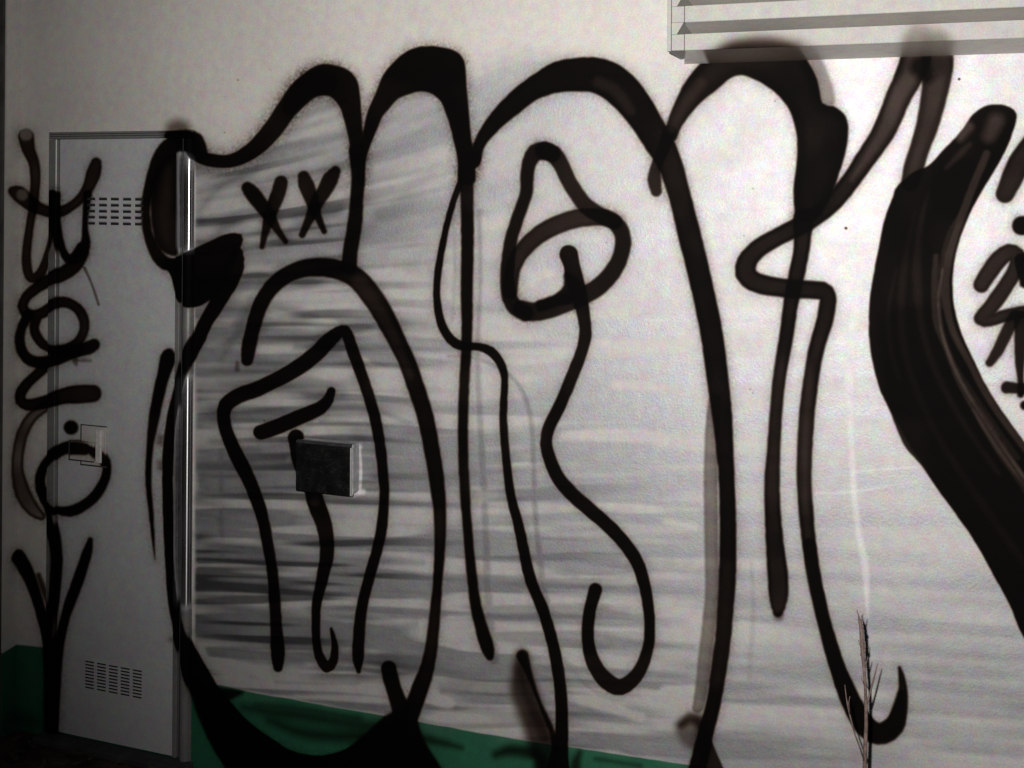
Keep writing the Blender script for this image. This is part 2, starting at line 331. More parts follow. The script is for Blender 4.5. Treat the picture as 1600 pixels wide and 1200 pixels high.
stroke([(1430,330,1),(1415,400,5),(1408,470,6),(1412,540,6),(1432,610,5),(1470,690,5),(1530,780,6),(1600,880,6)], op=0.035, soft=5, halo=0, light=True)
stroke([(1400,420,1),(1388,480,3),(1390,540,4),(1404,590,4)], op=0.03, soft=4, halo=0, light=True)
stroke([(1500,330,1),(1480,370,3),(1468,430,3),(1470,500,3),(1488,560,3),(1530,630,4),(1590,715,4)], op=0.06, soft=2, halo=0, light=True)
stroke([(1450,300,1),(1436,360,6),(1432,430,7),(1440,510,6),(1462,580,6),(1505,660,5),(1560,740,4)], op=0.045, soft=5, halo=0, light=True)
stroke([(1478,262,3),(1500,240,5),(1515,225,3)], op=0.08, soft=5, halo=0, light=True)
stroke([(1472,420,1.5),(1466,470,2.5),(1474,530,2.5),(1498,590,2.5),(1540,655,3),(1600,745,3)], op=0.10, soft=2, halo=0, light=True)
stroke([(1520,640,2),(1556,700,4),(1600,765,4),(1650,850,3)], op=0.07, soft=3, halo=0, light=True)
# ---- the small tag at the right edge
stroke([(1570,302,15),(1580,280,17),(1592,254,18),(1612,226,18)], op=0.94, hollow=0.05, label='short slanted black stroke of the right tag')
stroke([(1596,352,15.5)], label='round black dot of the right tag')
stroke([(1533,444,13),(1547,422,14),(1561,404,14),(1576,394,13.5),(1588,398,13),(1589,412,13),(1580,432,12.5),(1563,458,13),(1546,481,12.5),(1533,497,12),(1546,500,10),(1565,494,10),(1584,489,9.5),(1602,486,10),(1640,480,10)],
       op=0.92, hollow=0.06, label='black stroke like a figure two')
fill([(1585,402),(1600,395),(1640,392),(1650,445),(1600,450),(1592,438)], halo=0, label='solid black patch at the tag edge')
stroke([(1546,566,7),(1557,550,9),(1567,530,10),(1577,510,10),(1586,494,10)], op=0.9, label='black slanted leg of the right tag')
stroke([(1597,498,13),(1594,535,10),(1593,565,8),(1594,590,5.5),(1595,612,5)], op=0.92, label='black vertical leg of the right tag')
stroke([(1573,605,10),(1588,606,8.5),(1606,606,9),(1640,604,9)], op=0.92, label='short black foot of the right tag')
stroke([(1594,616,5)], halo=0); stroke([(1601,633,7.5)], halo=0)
# strokes of the same tag that run on past the photograph's edge
stroke([(1640,480,10),(1672,470,12),(1690,440,13),(1684,400,13),(1664,380,12)], op=0.92)
stroke([(1640,604,9),(1668,600,10),(1682,560,10),(1690,520,10)], op=0.92)

# ---- faint grey ghost lines of older paint under the silver
GH = np.zeros((CH, CW), np.float32)
def ghost(pts, op):
    global TRB
    keep = TRB.copy(); TRB[:] = 1
    stroke(pts, op=op, soft=3.5, halo=0)
    GH[:] = np.maximum(GH, 1 - TRB); TRB[:] = keep
ghost([(748,330,4),(750,430,3),(746,560,4),(752,700,5),(758,820,5),(762,930,6),(772,1030,7)], 0.35)
ghost([(700,556,2),(735,558,2),(775,572,3),(805,595,3),(824,632,4),(832,690,4),(836,800,4),(846,900,5),(860,960,4)], 0.38)
ghost([(708,330,3),(710,420,3),(706,500,3)], 0.22)
ghost([(346,650,4),(345,800,4),(350,940,4)], 0.25)
ghost([(1244,470,4),(1236,560,4)], 0.15)
ghost([(1174,880,3),(1176,960,4),(1170,1060,4)], 0.15)

# ---- silver filling: sprayed in more or less level sweeps over the cream wall
sil = np.zeros((CH, CW), np.float32)
sp = smoothpoly([(304,268),(350,262),(400,236),(440,185),(475,140),(520,128),(560,185),(590,160),(620,120),(690,110),(725,120),(745,122),(770,105),(800,92),(850,90),(900,105),(960,110),(1010,120),(1045,108),(1080,90),(1200,60),(1330,84),
                 (1480,88),(1640,80),(1760,180),(1800,600),(1760,1180),(1600,1330),(1300,1280),(1069,1196),(800,1154),(600,1120),(400,1084),(334,1068),(306,1010),(302,700)])
sdv = polysd(sp, 0, 0, CW, CH)
edge = 1 - smooth(-6, 10, sdv + 14 * (vnoise(XX, YY, 40, 26, 21) - 0.5))
sharp_l = smooth(302, 306, XX)
tilt = np.where(YY < 470, 0.30 * (470 - YY) / 300, 0.0)
yb = YY + tilt * (XX - 420) - 0.05 * (XX - 500) * smooth(700, 1050, YY) + 10 * vnoise(XX, YY, 180, 300, 31)
n1 = vnoise(XX, yb, 190, 15, 41); n2 = vnoise(XX + 37, yb, 120, 9, 42); n3 = vnoise(XX, yb, 300, 34, 43)
st = 0.50 * n1 + 0.25 * n2 + 0.25 * n3
amp = 1.15 - 0.75 * smooth(960, 1300, XX)
amp *= 0.45 + 0.55 * smooth(420, 620, YY)
amp *= 1 - 0.30 * smooth(660, 760, XX) * (1 - smooth(560, 700, YY))
low = smooth(560, 720, YY) * (1 - smooth(680, 900, XX))
cov = np.clip(0.80 - 0.06 * low + amp * (st - 0.5) * (2.9 + 1.5 * low), 0.0, 1.0)
# single sweeps one can make out
def sweep(pts, op, add):
    keep = TRB.copy(); TRB[:] = 1
    stroke([(a, b, max(r_ * 0.8, 0.5)) for a, b, r_ in pts], op=min(1, op * (1.0 if add else 1.2)), soft=8, halo=0)
    m = 1 - TRB; TRB[:] = keep
    cov[:] = cov + (1 - cov) * m if add else cov * (1 - m)
for p in ([(880,680,4),(940,678,8),(1000,679,8),(1050,682,3)], [(930,790,3),(990,793,5),(1030,796,2)], [(1040,815,2),(1085,822,4)], [(960,946,6),(1020,952,9),(1090,960,8)],
          [(820,930,3),(870,945,6),(920,955,4)], [(740,1005,5),(800,1000,6)], [(1040,1080,9),(1080,1078,9)], [(905,330,5),(960,372,3)], [(700,970,7),(740,968,7)],
          [(870,1080,4),(930,1098,8),(1000,1120,6)], [(360,1040,7),(480,1062,7),(580,1060,7),(700,1100,8)], [(310,1010,5),(330,1040,7),(380,1055,7)], [(840,430,6),(860,425,5)],
          [(410,482,6),(460,500,7),(520,505,5)], [(400,545,4),(450,540,6)], [(560,560,5),(600,590,7),(620,600,6)], [(590,640,5),(640,644,6)], [(450,720,0.5),(560,560,0.5)],
          [(800,385,4),(830,440,4)], [(700,420,6),(712,470,4)], [(960,600,6),(1050,606,5)], [(930,535,4),(1060,545,5)]):
    sweep(p, 0.8, False)
for p in ([(305,738,8),(350,760,9),(410,790,6)], [(303,845,8),(360,862,9),(430,880,7)], [(310,940,8),(420,955,10),(480,968,7)], [(305,985,9),(420,990,8),(560,985,9),(650,975,9)], [(310,905,4),(420,915,6),(600,900,7)],
          [(330,1020,4),(400,1034,8),(470,1036,6)], [(440,870,5),(540,866,8),(660,880,9)], [(560,930,7),(640,925,8),(670,935,7)], [(700,1040,7),(760,1050,7)], [(690,1080,8),(760,1086,7)],
          [(850,880,6),(900,868,8),(960,872,7)], [(860,860,4),(858,884,4),(900,900,5)], [(880,1030,5),(930,1080,7),(1000,1086,6)], [(440,640,6),(560,636,8),(640,660,9)], [(590,680,7),(650,676,8)],
          [(310,560,8),(345,545,8),(375,500,12)], [(400,330,9),(360,345,12),(320,400,9)], [(460,340,8),(530,330,10)], [(620,330,10),(690,320,9)], [(410,450,9),(440,420,12)], [(430,1066,6),(560,1068,7)],
          [(760,760,5),(850,775,6)], [(700,730,6),(780,724,6)], [(310,300,6),(380,275,8),(440,240,8)]):
    sweep(p, 0.75, True)
sil = np.clip(edge * sharp_l * cov, 0, 1)
# light grey overspray above the letters and a fogged lower vent edge
fog = 0.45 * np.exp(-(np.maximum(sdv, 0) / 16) ** 1.4) * sharp_l
sil = np.maximum(sil, np.clip(fog, 0, 1))
# green band at the foot of the wall; its upper edge as painted, silver laps over it on the right
ge = np.interp(XX[0], [-200, 68, 150, 400, 800, 1069, 1300, 2100], [985, 1011, 1029, 1082, 1153, 1193, 1228, 1345]).astype(np.float32)[None, :]
green = smooth(-1.3, 1.3, YY - ge + 1.5 * (vnoise(XX, YY, 30, 4, 51) - 0.5))
sil *= 1 - green * (1 - 0.10 * vnoise(XX, YY, 26, 18, 52))
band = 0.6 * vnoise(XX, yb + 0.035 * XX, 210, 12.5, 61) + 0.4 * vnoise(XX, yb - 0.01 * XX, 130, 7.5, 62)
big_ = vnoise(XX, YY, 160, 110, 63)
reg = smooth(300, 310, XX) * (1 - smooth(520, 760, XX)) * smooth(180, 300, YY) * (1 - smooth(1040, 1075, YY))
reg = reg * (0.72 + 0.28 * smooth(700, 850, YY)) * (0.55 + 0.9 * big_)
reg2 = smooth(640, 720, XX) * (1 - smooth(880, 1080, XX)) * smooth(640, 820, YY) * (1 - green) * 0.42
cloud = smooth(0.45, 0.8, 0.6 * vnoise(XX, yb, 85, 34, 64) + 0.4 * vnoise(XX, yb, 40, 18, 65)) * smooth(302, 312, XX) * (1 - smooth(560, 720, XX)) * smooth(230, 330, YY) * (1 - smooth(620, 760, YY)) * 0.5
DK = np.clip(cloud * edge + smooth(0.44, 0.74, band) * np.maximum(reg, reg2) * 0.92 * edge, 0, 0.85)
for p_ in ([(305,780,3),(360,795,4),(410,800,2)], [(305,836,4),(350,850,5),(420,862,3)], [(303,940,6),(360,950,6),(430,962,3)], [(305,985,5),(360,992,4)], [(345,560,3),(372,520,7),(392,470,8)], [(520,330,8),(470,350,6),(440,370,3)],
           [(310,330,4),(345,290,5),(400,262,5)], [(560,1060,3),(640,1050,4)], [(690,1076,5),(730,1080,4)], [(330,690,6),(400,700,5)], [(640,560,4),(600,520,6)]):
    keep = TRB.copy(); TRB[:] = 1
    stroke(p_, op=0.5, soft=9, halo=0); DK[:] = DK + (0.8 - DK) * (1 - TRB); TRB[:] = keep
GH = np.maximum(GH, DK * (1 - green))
# fine paler rim where the black was sprayed last: white drip line on the right
keep = TRB.copy(); TRB[:] = 1
stroke([(1352,398,7),(1338,470,8),(1330,540,7),(1327,600,7),(1328,660,6),(1331,720,5),(1334,770,5),(1341,830,5),(1352,890,6),(1354,940,3),(1356,968,1)], op=0.52, soft=4, halo=0)
stroke([(1275,372,6),(1300,385,5),(1345,390,7)], op=0.5, soft=6, halo=0)
stroke([(1336,736,2),(1380,733,2),(1430,729,2)], op=0.5, soft=2, halo=0)
stroke([(1275,770,2),(1330,768,2),(1430,752,2)], op=0.4, soft=2, halo=0)
stroke([(561,700,2.5),(563,735,2.5),(561,768,3)], op=0.95, soft=1.5, halo=0)
stroke([(548,693,3),(560,698,5)], op=0.8, soft=3, halo=0); stroke([(553,774,3),(566,768,5)], op=0.8, soft=3, halo=0)
WHITE = 1 - TRB; TRB[:] = keep

for i_ in range(45):                         # stray specks
    a_, b_ = rng.uniform(300, 1600), rng.uniform(90, 1100)
    stroke([(a_, b_, rng.uniform(0.4, 1.0))], op=rng.uniform(0.3, 0.7), soft=1.0, halo=0)
stroke([(1498,123,1.6)], op=0.9, soft=1, halo=0); stroke([(1321,356,1.8)], op=0.8, soft=1, halo=0)
black = 1 - TRB
# the nozzle stood further off up at the slats: softer, thinner paint there
def blur(A, k):
    c = np.pad(A, ((k // 2 + 1, k // 2), (k // 2 + 1, k // 2)), mode='edge').cumsum(0, dtype=np.float64).cumsum(1)
    return ((c[k:, k:] - c[:-k, k:] - c[k:, :-k] + c[:-k, :-k]) / (k * k)).astype(np.float32)
hi = (slice(0, -OY + 140), slice(-OX + 1000, CW))
b2 = blur(blur(black[hi], 15), 15)
wgt = 1 - smooth(72, 92, YY[hi])
black[hi] = black[hi] * (1 - wgt) + b2 * wgt * (0.62 + 0.38 * smooth(42, 84, YY[hi])) * (1 - 0.35 * smooth(1330, 1370, XX[hi]))

# ---- rectify onto the wall plane
TX0, TX1 = X(-150, 600), X(1900, 600)
TZ0, TZ1 = 0.0, Z(1500, -150)
TW = 2560; TH = int(TW * (TZ1 - TZ0) / (TX1 - TX0))
wx = TX0 + (np.arange(TW) + 0.5) / TW * (TX1 - TX0)
wz = TZ0 + (np.arange(TH) + 0.5) / TH * (TZ1 - TZ0)
WX, WZ = np.meshgrid(wx, wz)
def to_px(WX, WZ, WY=0.0):
    dx, dy, dz = WX - CAM[0], WY - CAM[1], WZ - CAM[2]
    c, s = math.cos(YAW), math.sin(YAW)
    a, b = c * dx + s * dy, -s * dx + c * dy
    a, z = a / b * F, dz / b * F
    c, s = math.cos(ROLL), math.sin(ROLL)
    return CX + c * a + s * z, CY - (-s * a + c * z)
PX, PY = to_px(WX, WZ)
def sample(A):
    u = np.clip(PX - OX - 0.5, 0, CW - 1.01); v = np.clip(PY - OY - 0.5, 0, CH - 1.01)
    iu, iv = u.astype(int), v.astype(int); fu, fv = u - iu, v - iv
    r = (A[iv, iu] * (1 - fu) + A[iv, iu + 1] * fu) * (1 - fv) + (A[iv + 1, iu] * (1 - fu) + A[iv + 1, iu + 1] * fu) * fv
    return r
insd = (PX > OX + 2) & (PX < OX + CW - 3) & (PY > OY + 2) & (PY < OY + CH - 3)
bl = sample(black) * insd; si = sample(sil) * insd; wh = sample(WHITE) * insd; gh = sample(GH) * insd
zg = Z(600, 1119)
gr = np.where(insd, sample(green), (WZ < zg).astype(float))
def image(name, chans):
    im = bpy.data.images.new(name, TW, TH, alpha=False, float_buffer=False)
    im.colorspace_settings.name = 'Non-Color'
    buf = np.ones((TH, TW, 4), np.float32)
    for i, c in enumerate(chans): buf[:, :, i] = c
    im.pixels.foreach_set(buf.ravel()); im.update(); im.pack()
    return im
IM1 = image('paint_coverage', (bl, si, gr))
IM2 = image('paint_accents', (wh, gh, np.zeros_like(wh)))

# gloss of the door jamb: where its old paint is slick and where it has gone dull
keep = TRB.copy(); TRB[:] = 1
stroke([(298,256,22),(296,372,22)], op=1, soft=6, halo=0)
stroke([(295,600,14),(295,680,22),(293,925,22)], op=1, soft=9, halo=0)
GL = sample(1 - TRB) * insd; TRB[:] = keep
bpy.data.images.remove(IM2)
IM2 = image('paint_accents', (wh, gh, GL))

# ------------------------------------------------------------------ materials
WX0_ = X(26, 700)
def new_mat(name):
    m = bpy.data.materials.new(name); m.use_nodes = True
    n = m.node_tree; b = n.nodes['Principled BSDF']
    return m, n, b

def N(n, t, **kw):
    o = n.nodes.new(t)
    for k, v in kw.items(): setattr(o, k, v)
    return o

def mixc(n, fac, a, b, mode='MIX'):
    m = N(n, 'ShaderNodeMix', data_type='RGBA', blend_type=mode)
    m.clamp_factor = True
    for s, v in ((m.inputs[0], fac), (m.inputs[6], a), (m.inputs[7], b)):
        if isinstance(v, (int, float)): s.default_value = v
        elif isinstance(v, tuple): s.default_value = (*v, 1)
        else: n.links.new(v, s)
    return m.outputs[2]

def math_(n, op, a, b=None, clamp=False):
    m = N(n, 'ShaderNodeMath', operation=op, use_clamp=clamp)
    for s, v in zip(m.inputs, (a, b)):
        if v is None: continue
        if isinstance(v, (int, float)): s.default_value = v
        else: n.links.new(v, s)
    return m.outputs[0]

def noise(n, vec, scale, detail=4, rough=0.6, stretch=None):
    t = N(n, 'ShaderNodeTexNoise'); t.inputs['Scale'].default_value = scale
    t.inputs['Detail'].default_value = detail; t.inputs['Roughness'].default_value = rough
    if stretch:
        mp = N(n, 'ShaderNodeMapping'); mp.inputs['Scale'].default_value = stretch
        n.links.new(vec, mp.inputs[0]); vec = mp.outputs[0]
    n.links.new(vec, t.inputs['Vector'])
    return t

def ramp(n, fac, stops):
    r = N(n, 'ShaderNodeValToRGB'); e = r.color_ramp.elements
    while len(e) < len(stops): e.new(0.5)
    for el, (p, c) in zip(e, stops):
        el.position = p; el.color = (*c, 1) if isinstance(c, tuple) else (c, c, c, 1)
    n.links.new(fac, r.inputs[0])
    return r.outputs[0]

GREEN = (0.015, 0.108, 0.055)
SILVER = (0.41, 0.405, 0.42)
def painted(name, base, rough=0.75, metal=0.0, depth=0.0, bump=0.25, mottle=0.10, gloss=False, silver_amt=1.0, black_amt=1.0, green=True, skew=0.0):
    m, n, b = new_mat(name)
    geo = N(n, 'ShaderNodeNewGeometry')
    sep = N(n, 'ShaderNodeSeparateXYZ'); n.links.new(geo.outputs['Position'], sep.inputs[0])
    k = DIST / (DIST - depth)
    u = math_(n, 'MULTIPLY_ADD', sep.outputs[0], k / (TX1 - TX0)); u.node.inputs[2].default_value = (CAM[0] * (1 - k) - TX0) / (TX1 - TX0)
    v = math_(n, 'MULTIPLY_ADD', sep.outputs[2], k / (TZ1 - TZ0)); v.node.inputs[2].default_value = (CAM[2] * (1 - k) - TZ0) / (TZ1 - TZ0)
    if skew:                                  # paint that runs round a return: unrolled along its depth
        u2 = math_(n, 'MULTIPLY_ADD', sep.outputs[1], skew / (TX1 - TX0)); n.links.new(u, u2.node.inputs[2]); u = u2
    cmb = N(n, 'ShaderNodeCombineXYZ'); n.links.new(u, cmb.inputs[0]); n.links.new(v, cmb.inputs[1])
    t1 = N(n, 'ShaderNodeTexImage', image=IM1, interpolation='Cubic', extension='EXTEND')
    t2 = N(n, 'ShaderNodeTexImage', image=IM2, interpolation='Cubic', extension='EXTEND')
    s1 = N(n, 'ShaderNodeSeparateColor'); s2 = N(n, 'ShaderNodeSeparateColor')
    for t, s in ((t1, s1), (t2, s2)):
        n.links.new(cmb.outputs[0], t.inputs[0]); n.links.new(t.outputs[0], s.inputs[0])
    B, SI, G = s1.outputs; WH, GHO, GLS = s2.outputs
    if gloss: GLS = math_(n, 'MULTIPLY', GLS, math_(n, 'SUBTRACT', 1.0, B, True))
    if black_amt != 1: B = math_(n, 'MULTIPLY', B, black_amt)
    if not green: G = 0.0
    pos = geo.outputs['Position']
    # cream wall paint, slightly blotchy, with the fine grain of the plaster
    big = noise(n, pos, 2.3, 5, 0.55).outputs[0]
    mid = noise(n, pos, 38, 3, 0.6)
    fine = noise(n, pos, 300, 2, 0.7)
    c = mixc(n, mottle * 2.2, base, ramp(n, big, [(0.3, tuple(x * 0.72 for x in base)), (0.7, tuple(min(1, x * 1.18) for x in base))]))
    gcol = mixc(n, ramp(n, big, [(0.35, 0.0), (0.7, 1.0)]), GREEN, tuple(x * 0.72 for x in GREEN))
    c = mixc(n, G, c, gcol)
    c = mixc(n, WH, c, (0.80, 0.78, 0.76))
    # silver paint: metallic flakes, patchy
    pat = ramp(n, noise(n, pos, 9, 6, 0.65, (0.5, 1, 2.2)).outputs[0], [(0.3, 0.82), (0.7, 1.0)])
    sa = math_(n, 'MULTIPLY', SI, math_(n, 'MULTIPLY', pat, silver_amt), True)
    sa = math_(n, 'MULTIPLY', sa, math_(n, 'SUBTRACT', 1.0, math_(n, 'MULTIPLY', WH, 0.8)))
    c = mixc(n, sa, c, SILVER)
    # colour grain
    c = mixc(n, 0.24, c, mixc(n, 1.0, c, ramp2(n, mid.outputs[1]), 'MULTIPLY'))
    c = mixc(n, 0.42, c, mixc(n, 1.0, c, ramp2(n, fine.outputs[1]), 'MULTIPLY'))
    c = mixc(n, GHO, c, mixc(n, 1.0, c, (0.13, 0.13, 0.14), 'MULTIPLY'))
    # black paint: thin coats read brown, thick ones black
    trans = ramp(n, B, [(0.0, 1.0), (0.25, (0.64, 0.61, 0.59)), (0.5, (0.33, 0.285, 0.26)), (0.72, (0.12, 0.088, 0.073)), (0.86, (0.036, 0.023, 0.018)), (0.95, (0.0065, 0.0045, 0.0035)), (1.0, (0.0025, 0.002, 0.0018))])
    c = mixc(n, 1.0, c, trans, 'MULTIPLY')
    c = mixc(n, B, c, mixc(n, 1.0, c, (0.0005, 0.0005, 0.0005), 'ADD'))
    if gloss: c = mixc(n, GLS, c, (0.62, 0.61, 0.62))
    n.links.new(c, b.inputs['Base Color'])
    nb = math_(n, 'SUBTRACT', 1.0, B, True)
    met = math_(n, 'MULTIPLY', math_(n, 'MAXIMUM', math_(n, 'MULTIPLY', sa, SIL_METAL), metal), math_(n, 'POWER', nb, 0.6))
    n.links.new(met, b.inputs['Metallic'])
    r = math_(n, 'MULTIPLY_ADD', sa, SIL_ROUGH - rough); r.node.inputs[2].default_value = rough
    r2 = N(n, 'ShaderNodeMix', data_type='FLOAT'); n.links.new(B, r2.inputs[0]); n.links.new(r, r2.inputs[2]); r2.inputs[3].default_value = 0.72
    r = r2.outputs[0]
    if gloss:
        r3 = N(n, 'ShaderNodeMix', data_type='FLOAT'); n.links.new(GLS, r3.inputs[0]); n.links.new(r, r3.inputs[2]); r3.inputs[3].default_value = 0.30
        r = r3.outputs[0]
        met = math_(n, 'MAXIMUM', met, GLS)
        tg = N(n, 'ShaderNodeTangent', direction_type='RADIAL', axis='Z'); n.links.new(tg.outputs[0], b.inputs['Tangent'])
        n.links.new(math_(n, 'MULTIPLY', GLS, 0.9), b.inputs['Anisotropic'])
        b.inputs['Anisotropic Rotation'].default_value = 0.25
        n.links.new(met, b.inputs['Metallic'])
    n.links.new(r, b.inputs['Roughness'])
    sl = N(n, 'ShaderNodeMix', data_type='FLOAT'); n.links.new(B, sl.inputs[0]); sl.inputs[2].default_value = 0.28; sl.inputs[3].default_value = 0.03
    n.links.new(sl.outputs[0], b.inputs['Specular IOR Level'])
    bp = N(n, 'ShaderNodeBump'); bp.inputs['Strength'].default_value = bump; bp.inputs['Distance'].default_value = 0.0025
    h = noise(n, pos, 130, 5, 0.65).outputs[0]
    n.links.new(math_(n, 'ADD', h, math_(n, 'MULTIPLY', big, 2.0)), bp.inputs['Height'])
    n.links.new(bp.outputs[0], b.inputs['Normal'])
    return m

def ramp2(n, col):
    """push a colour noise round 1.0"""
    m = N(n, 'ShaderNodeVectorMath', operation='MULTIPLY_ADD')
    n.links.new(col, m.inputs[0]); m.inputs[1].default_value = (2.0, 2.0, 2.0); m.inputs[2].default_value = (0.0, 0.0, 0.0)
    return m.outputs[0]

SIL_METAL, SIL_ROUGH = 0.92, 0.58
CREAM = (0.555, 0.52, 0.485)
M_wall = painted('cream plaster with spray paint', CREAM)
M_door = painted('grey enamel door with spray paint', (0.45, 0.445, 0.45), rough=0.55, bump=0.06, mottle=0.06, green=False)
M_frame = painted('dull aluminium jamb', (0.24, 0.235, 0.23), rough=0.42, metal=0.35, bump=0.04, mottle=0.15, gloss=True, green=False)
LD = 0.16
M_vent = painted('cream enamel slats with overspray', (0.385, 0.37, 0.345), rough=0.8, depth=LD, bump=0.08, silver_amt=0.45)
M_under = painted('slat underside lifted against shade', (0.74, 0.70, 0.65), rough=0.8, depth=LD * 0.5, bump=0.1, silver_amt=0.3, black_amt=0.72)  # paler than the slat fronts, to offset the shade underneath
M_return = painted('cream plaster of the narrow return', CREAM, skew=-(WX0_ / DIST))

def plain(name, col, rough=0.6, metal=0.0, var=0.3, scale=30, bump=0.2, spec=0.4, dist=0.003):
    m, n, b = new_mat(name)
    tc = N(n, 'ShaderNodeNewGeometry').outputs['Position']
    f = noise(n, tc, scale, 5, 0.6).outputs[0]
    n.links.new(mixc(n, ramp(n, f, [(0.35, 0.0), (0.68, 1.0)]), tuple(x * (1 - var) for x in col), tuple(min(1, x * (1 + var)) for x in col)), b.inputs['Base Color'])
    b.inputs['Roughness'].default_value = rough; b.inputs['Metallic'].default_value = metal
    b.inputs['Specular IOR Level'].default_value = spec
    bp = N(n, 'ShaderNodeBump'); bp.inputs['Strength'].default_value = bump; bp.inputs['Distance'].default_value = dist
    n.links.new(noise(n, tc, scale * 3, 4, 0.6).outputs[0], bp.inputs['Height']); n.links.new(bp.outputs[0], b.inputs['Normal'])
    return m
M_slot = plain('near-black vent slot shade', (0.012, 0.012, 0.012), 0.8)  # flat near-black stands for the shade inside the slots
M_soil = plain('dark trodden soil', (0.045, 0.034, 0.024), 0.95, var=0.6, scale=9, bump=1.0, spec=0.1, dist=0.02)
M_leaf = plain('dry leaf litter', (0.055, 0.045, 0.028), 0.8, var=0.5, scale=7)
M_post = plain('weathered dark paint', (0.060, 0.057, 0.053), 0.8, var=0.35, scale=11)
M_sill = plain('dirty threshold concrete', (0.035, 0.034, 0.033), 0.9, var=0.4, scale=14)
M_bark = plain('reddish dry bark', (0.135, 0.092, 0.078), 0.9, var=0.45, scale=60)
M_steel = plain('scuffed pale steel', (0.70, 0.66, 0.64), 0.45, metal=0.15, var=0.2, scale=60, bump=0.1)
M_edge = plain('bright worn steel edge', (0.85, 0.85, 0.84), 0.32, metal=0.85, var=0.08, scale=90, bump=0.03)
M_boxside = plain('silver sprayed box side', (0.34, 0.34, 0.345), 0.6, metal=0.25, var=0.25, scale=50)
M_dark = plain('near-black gap fill', (0.030, 0.030, 0.030), 0.7)  # near-black for the jamb groove and the latch's painted gap shade
M_latch = painted('pale worn latch metal', (0.62, 0.58, 0.55), rough=0.4, metal=0.25, bump=0.05, green=False)
# box lid: black enamel scrawled over with rubbed, slightly lighter marks
def box_black():
    m, n, b = new_mat('black spray over meter box lid')
    pos = N(n, 'ShaderNodeNewGeometry').outputs['Position']
    a = noise(n, pos, 34, 6, 0.75).outputs[0]
    w = N(n, 'ShaderNodeTexWave', wave_type='RINGS'); w.inputs['Scale'].default_value = 21; w.inputs['Distortion'].default_value = 14
    w.inputs['Detail'].default_value = 3; w.inputs['Detail Scale'].default_value = 2.2
    n.links.new(pos, w.inputs['Vector'])
    f = math_(n, 'MULTIPLY', ramp(n, w.outputs[1], [(0.82, 0.0), (0.97, 1.0)]), ramp(n, a, [(0.45, 0.0), (0.65, 1.0)]))
    c = mixc(n, ramp(n, a, [(0.4, 0.0), (0.75, 1.0)]), (0.002, 0.002, 0.002), (0.008, 0.008, 0.0075))
    n.links.new(mixc(n, f, c, (0.016, 0.016, 0.015)), b.inputs['Base Color'])
    b.inputs['Roughness'].default_value = 0.5; b.inputs['Specular IOR Level'].default_value = 0.15
    bp = N(n, 'ShaderNodeBump'); bp.inputs['Strength'].default_value = 0.25; bp.inputs['Distance'].default_value = 0.002
    n.links.new(a, bp.inputs['Height']); n.links.new(bp.outputs[0], b.inputs['Normal'])
    return m
M_boxblack = box_black()

# ------------------------------------------------------------------ mesh helpers
def bm_box(bm, x0, x1, y0, y1, z0, z1, mi=0, bevel=0.0, seg=2):
    v = [bm.verts.new((x, y, z)) for x in (x0, x1) for y in (y0, y1) for z in (z0, z1)]
    fs = [bm.faces.new([v[i] for i in q]) for q in ((0, 1, 3, 2), (4, 6, 7, 5), (0, 4, 5, 1), (2, 3, 7, 6), (0, 2, 6, 4), (1, 5, 7, 3))]
    for f in fs: f.material_index = mi
    if bevel:
        bmesh.ops.bevel(bm, geom=list({e for f in fs for e in f.edges}), offset=bevel, segments=seg, affect='EDGES', profile=0.5)

def bm_prism(bm, prof, axis0, axis1, fn, mi=0, caps=True):
    """extrude a 2D outline between two stations; fn(station, a, b) -> xyz"""
    A = [bm.verts.new(fn(axis0, *p)) for p in prof]; B = [bm.verts.new(fn(axis1, *p)) for p in prof]
    n = len(prof)
    for i in range(n):
        bm.faces.new((A[i], A[(i + 1) % n], B[(i + 1) % n], B[i])).material_index = mi
    if caps: bm.faces.new(A[::-1]).material_index = mi; bm.faces.new(B).material_index = mi

def tube(bm, pts, sides=8):
    pts = [(Vector([float(q) for q in p[:3]]), float(p[3])) for p in pts]; rings = []
    for i, (p, r) in enumerate(pts):
        d = (pts[min(i + 1, len(pts) - 1)][0] - pts[max(i - 1, 0)][0]).normalized()
        a = d.orthogonal().normalized() if i == 0 else (rings[-1][1] - rings[-1][1].dot(d) * d).normalized()
        b = d.cross(a)
        rings.append(([bm.verts.new(p + r * (math.cos(t) * a + math.sin(t) * b)) for t in [2 * math.pi * k / sides for k in range(sides)]], a))
    for (q, _), (s, _) in zip(rings[:-1], rings[1:]):
        for k in range(sides): bm.faces.new((q[k], q[(k + 1) % sides], s[(k + 1) % sides], s[k]))
    bm.faces.new(rings[0][0][::-1]); bm.faces.new(rings[-1][0])

def obj(name, bm, mats, parent=None, smooth_=False, label=None):
    if isinstance(bm, bpy.types.Mesh): me = bm
    else:
        bmesh.ops.recalc_face_normals(bm, faces=bm.faces)
        me = bpy.data.meshes.new(name); bm.to_mesh(me); bm.free()
        for m in (mats if isinstance(mats, (list, tuple)) else [mats]): me.materials.append(m)
        if smooth_:
            me.shade_smooth() if hasattr(me, 'shade_smooth') else None
    o = bpy.data.objects.new(name, me); COL.objects.link(o)
    if parent: o.parent = parent
    if label: o['label'] = label
    return o

def thing(name, label, cat, loc=(0, 0, 0), group=None):
    o = bpy.data.objects.new(name, None); COL.objects.link(o); o.location = loc
    o.empty_display_size = 0.1
    o['label'] = label; o['category'] = cat
    if group: o['group'] = group
    return o

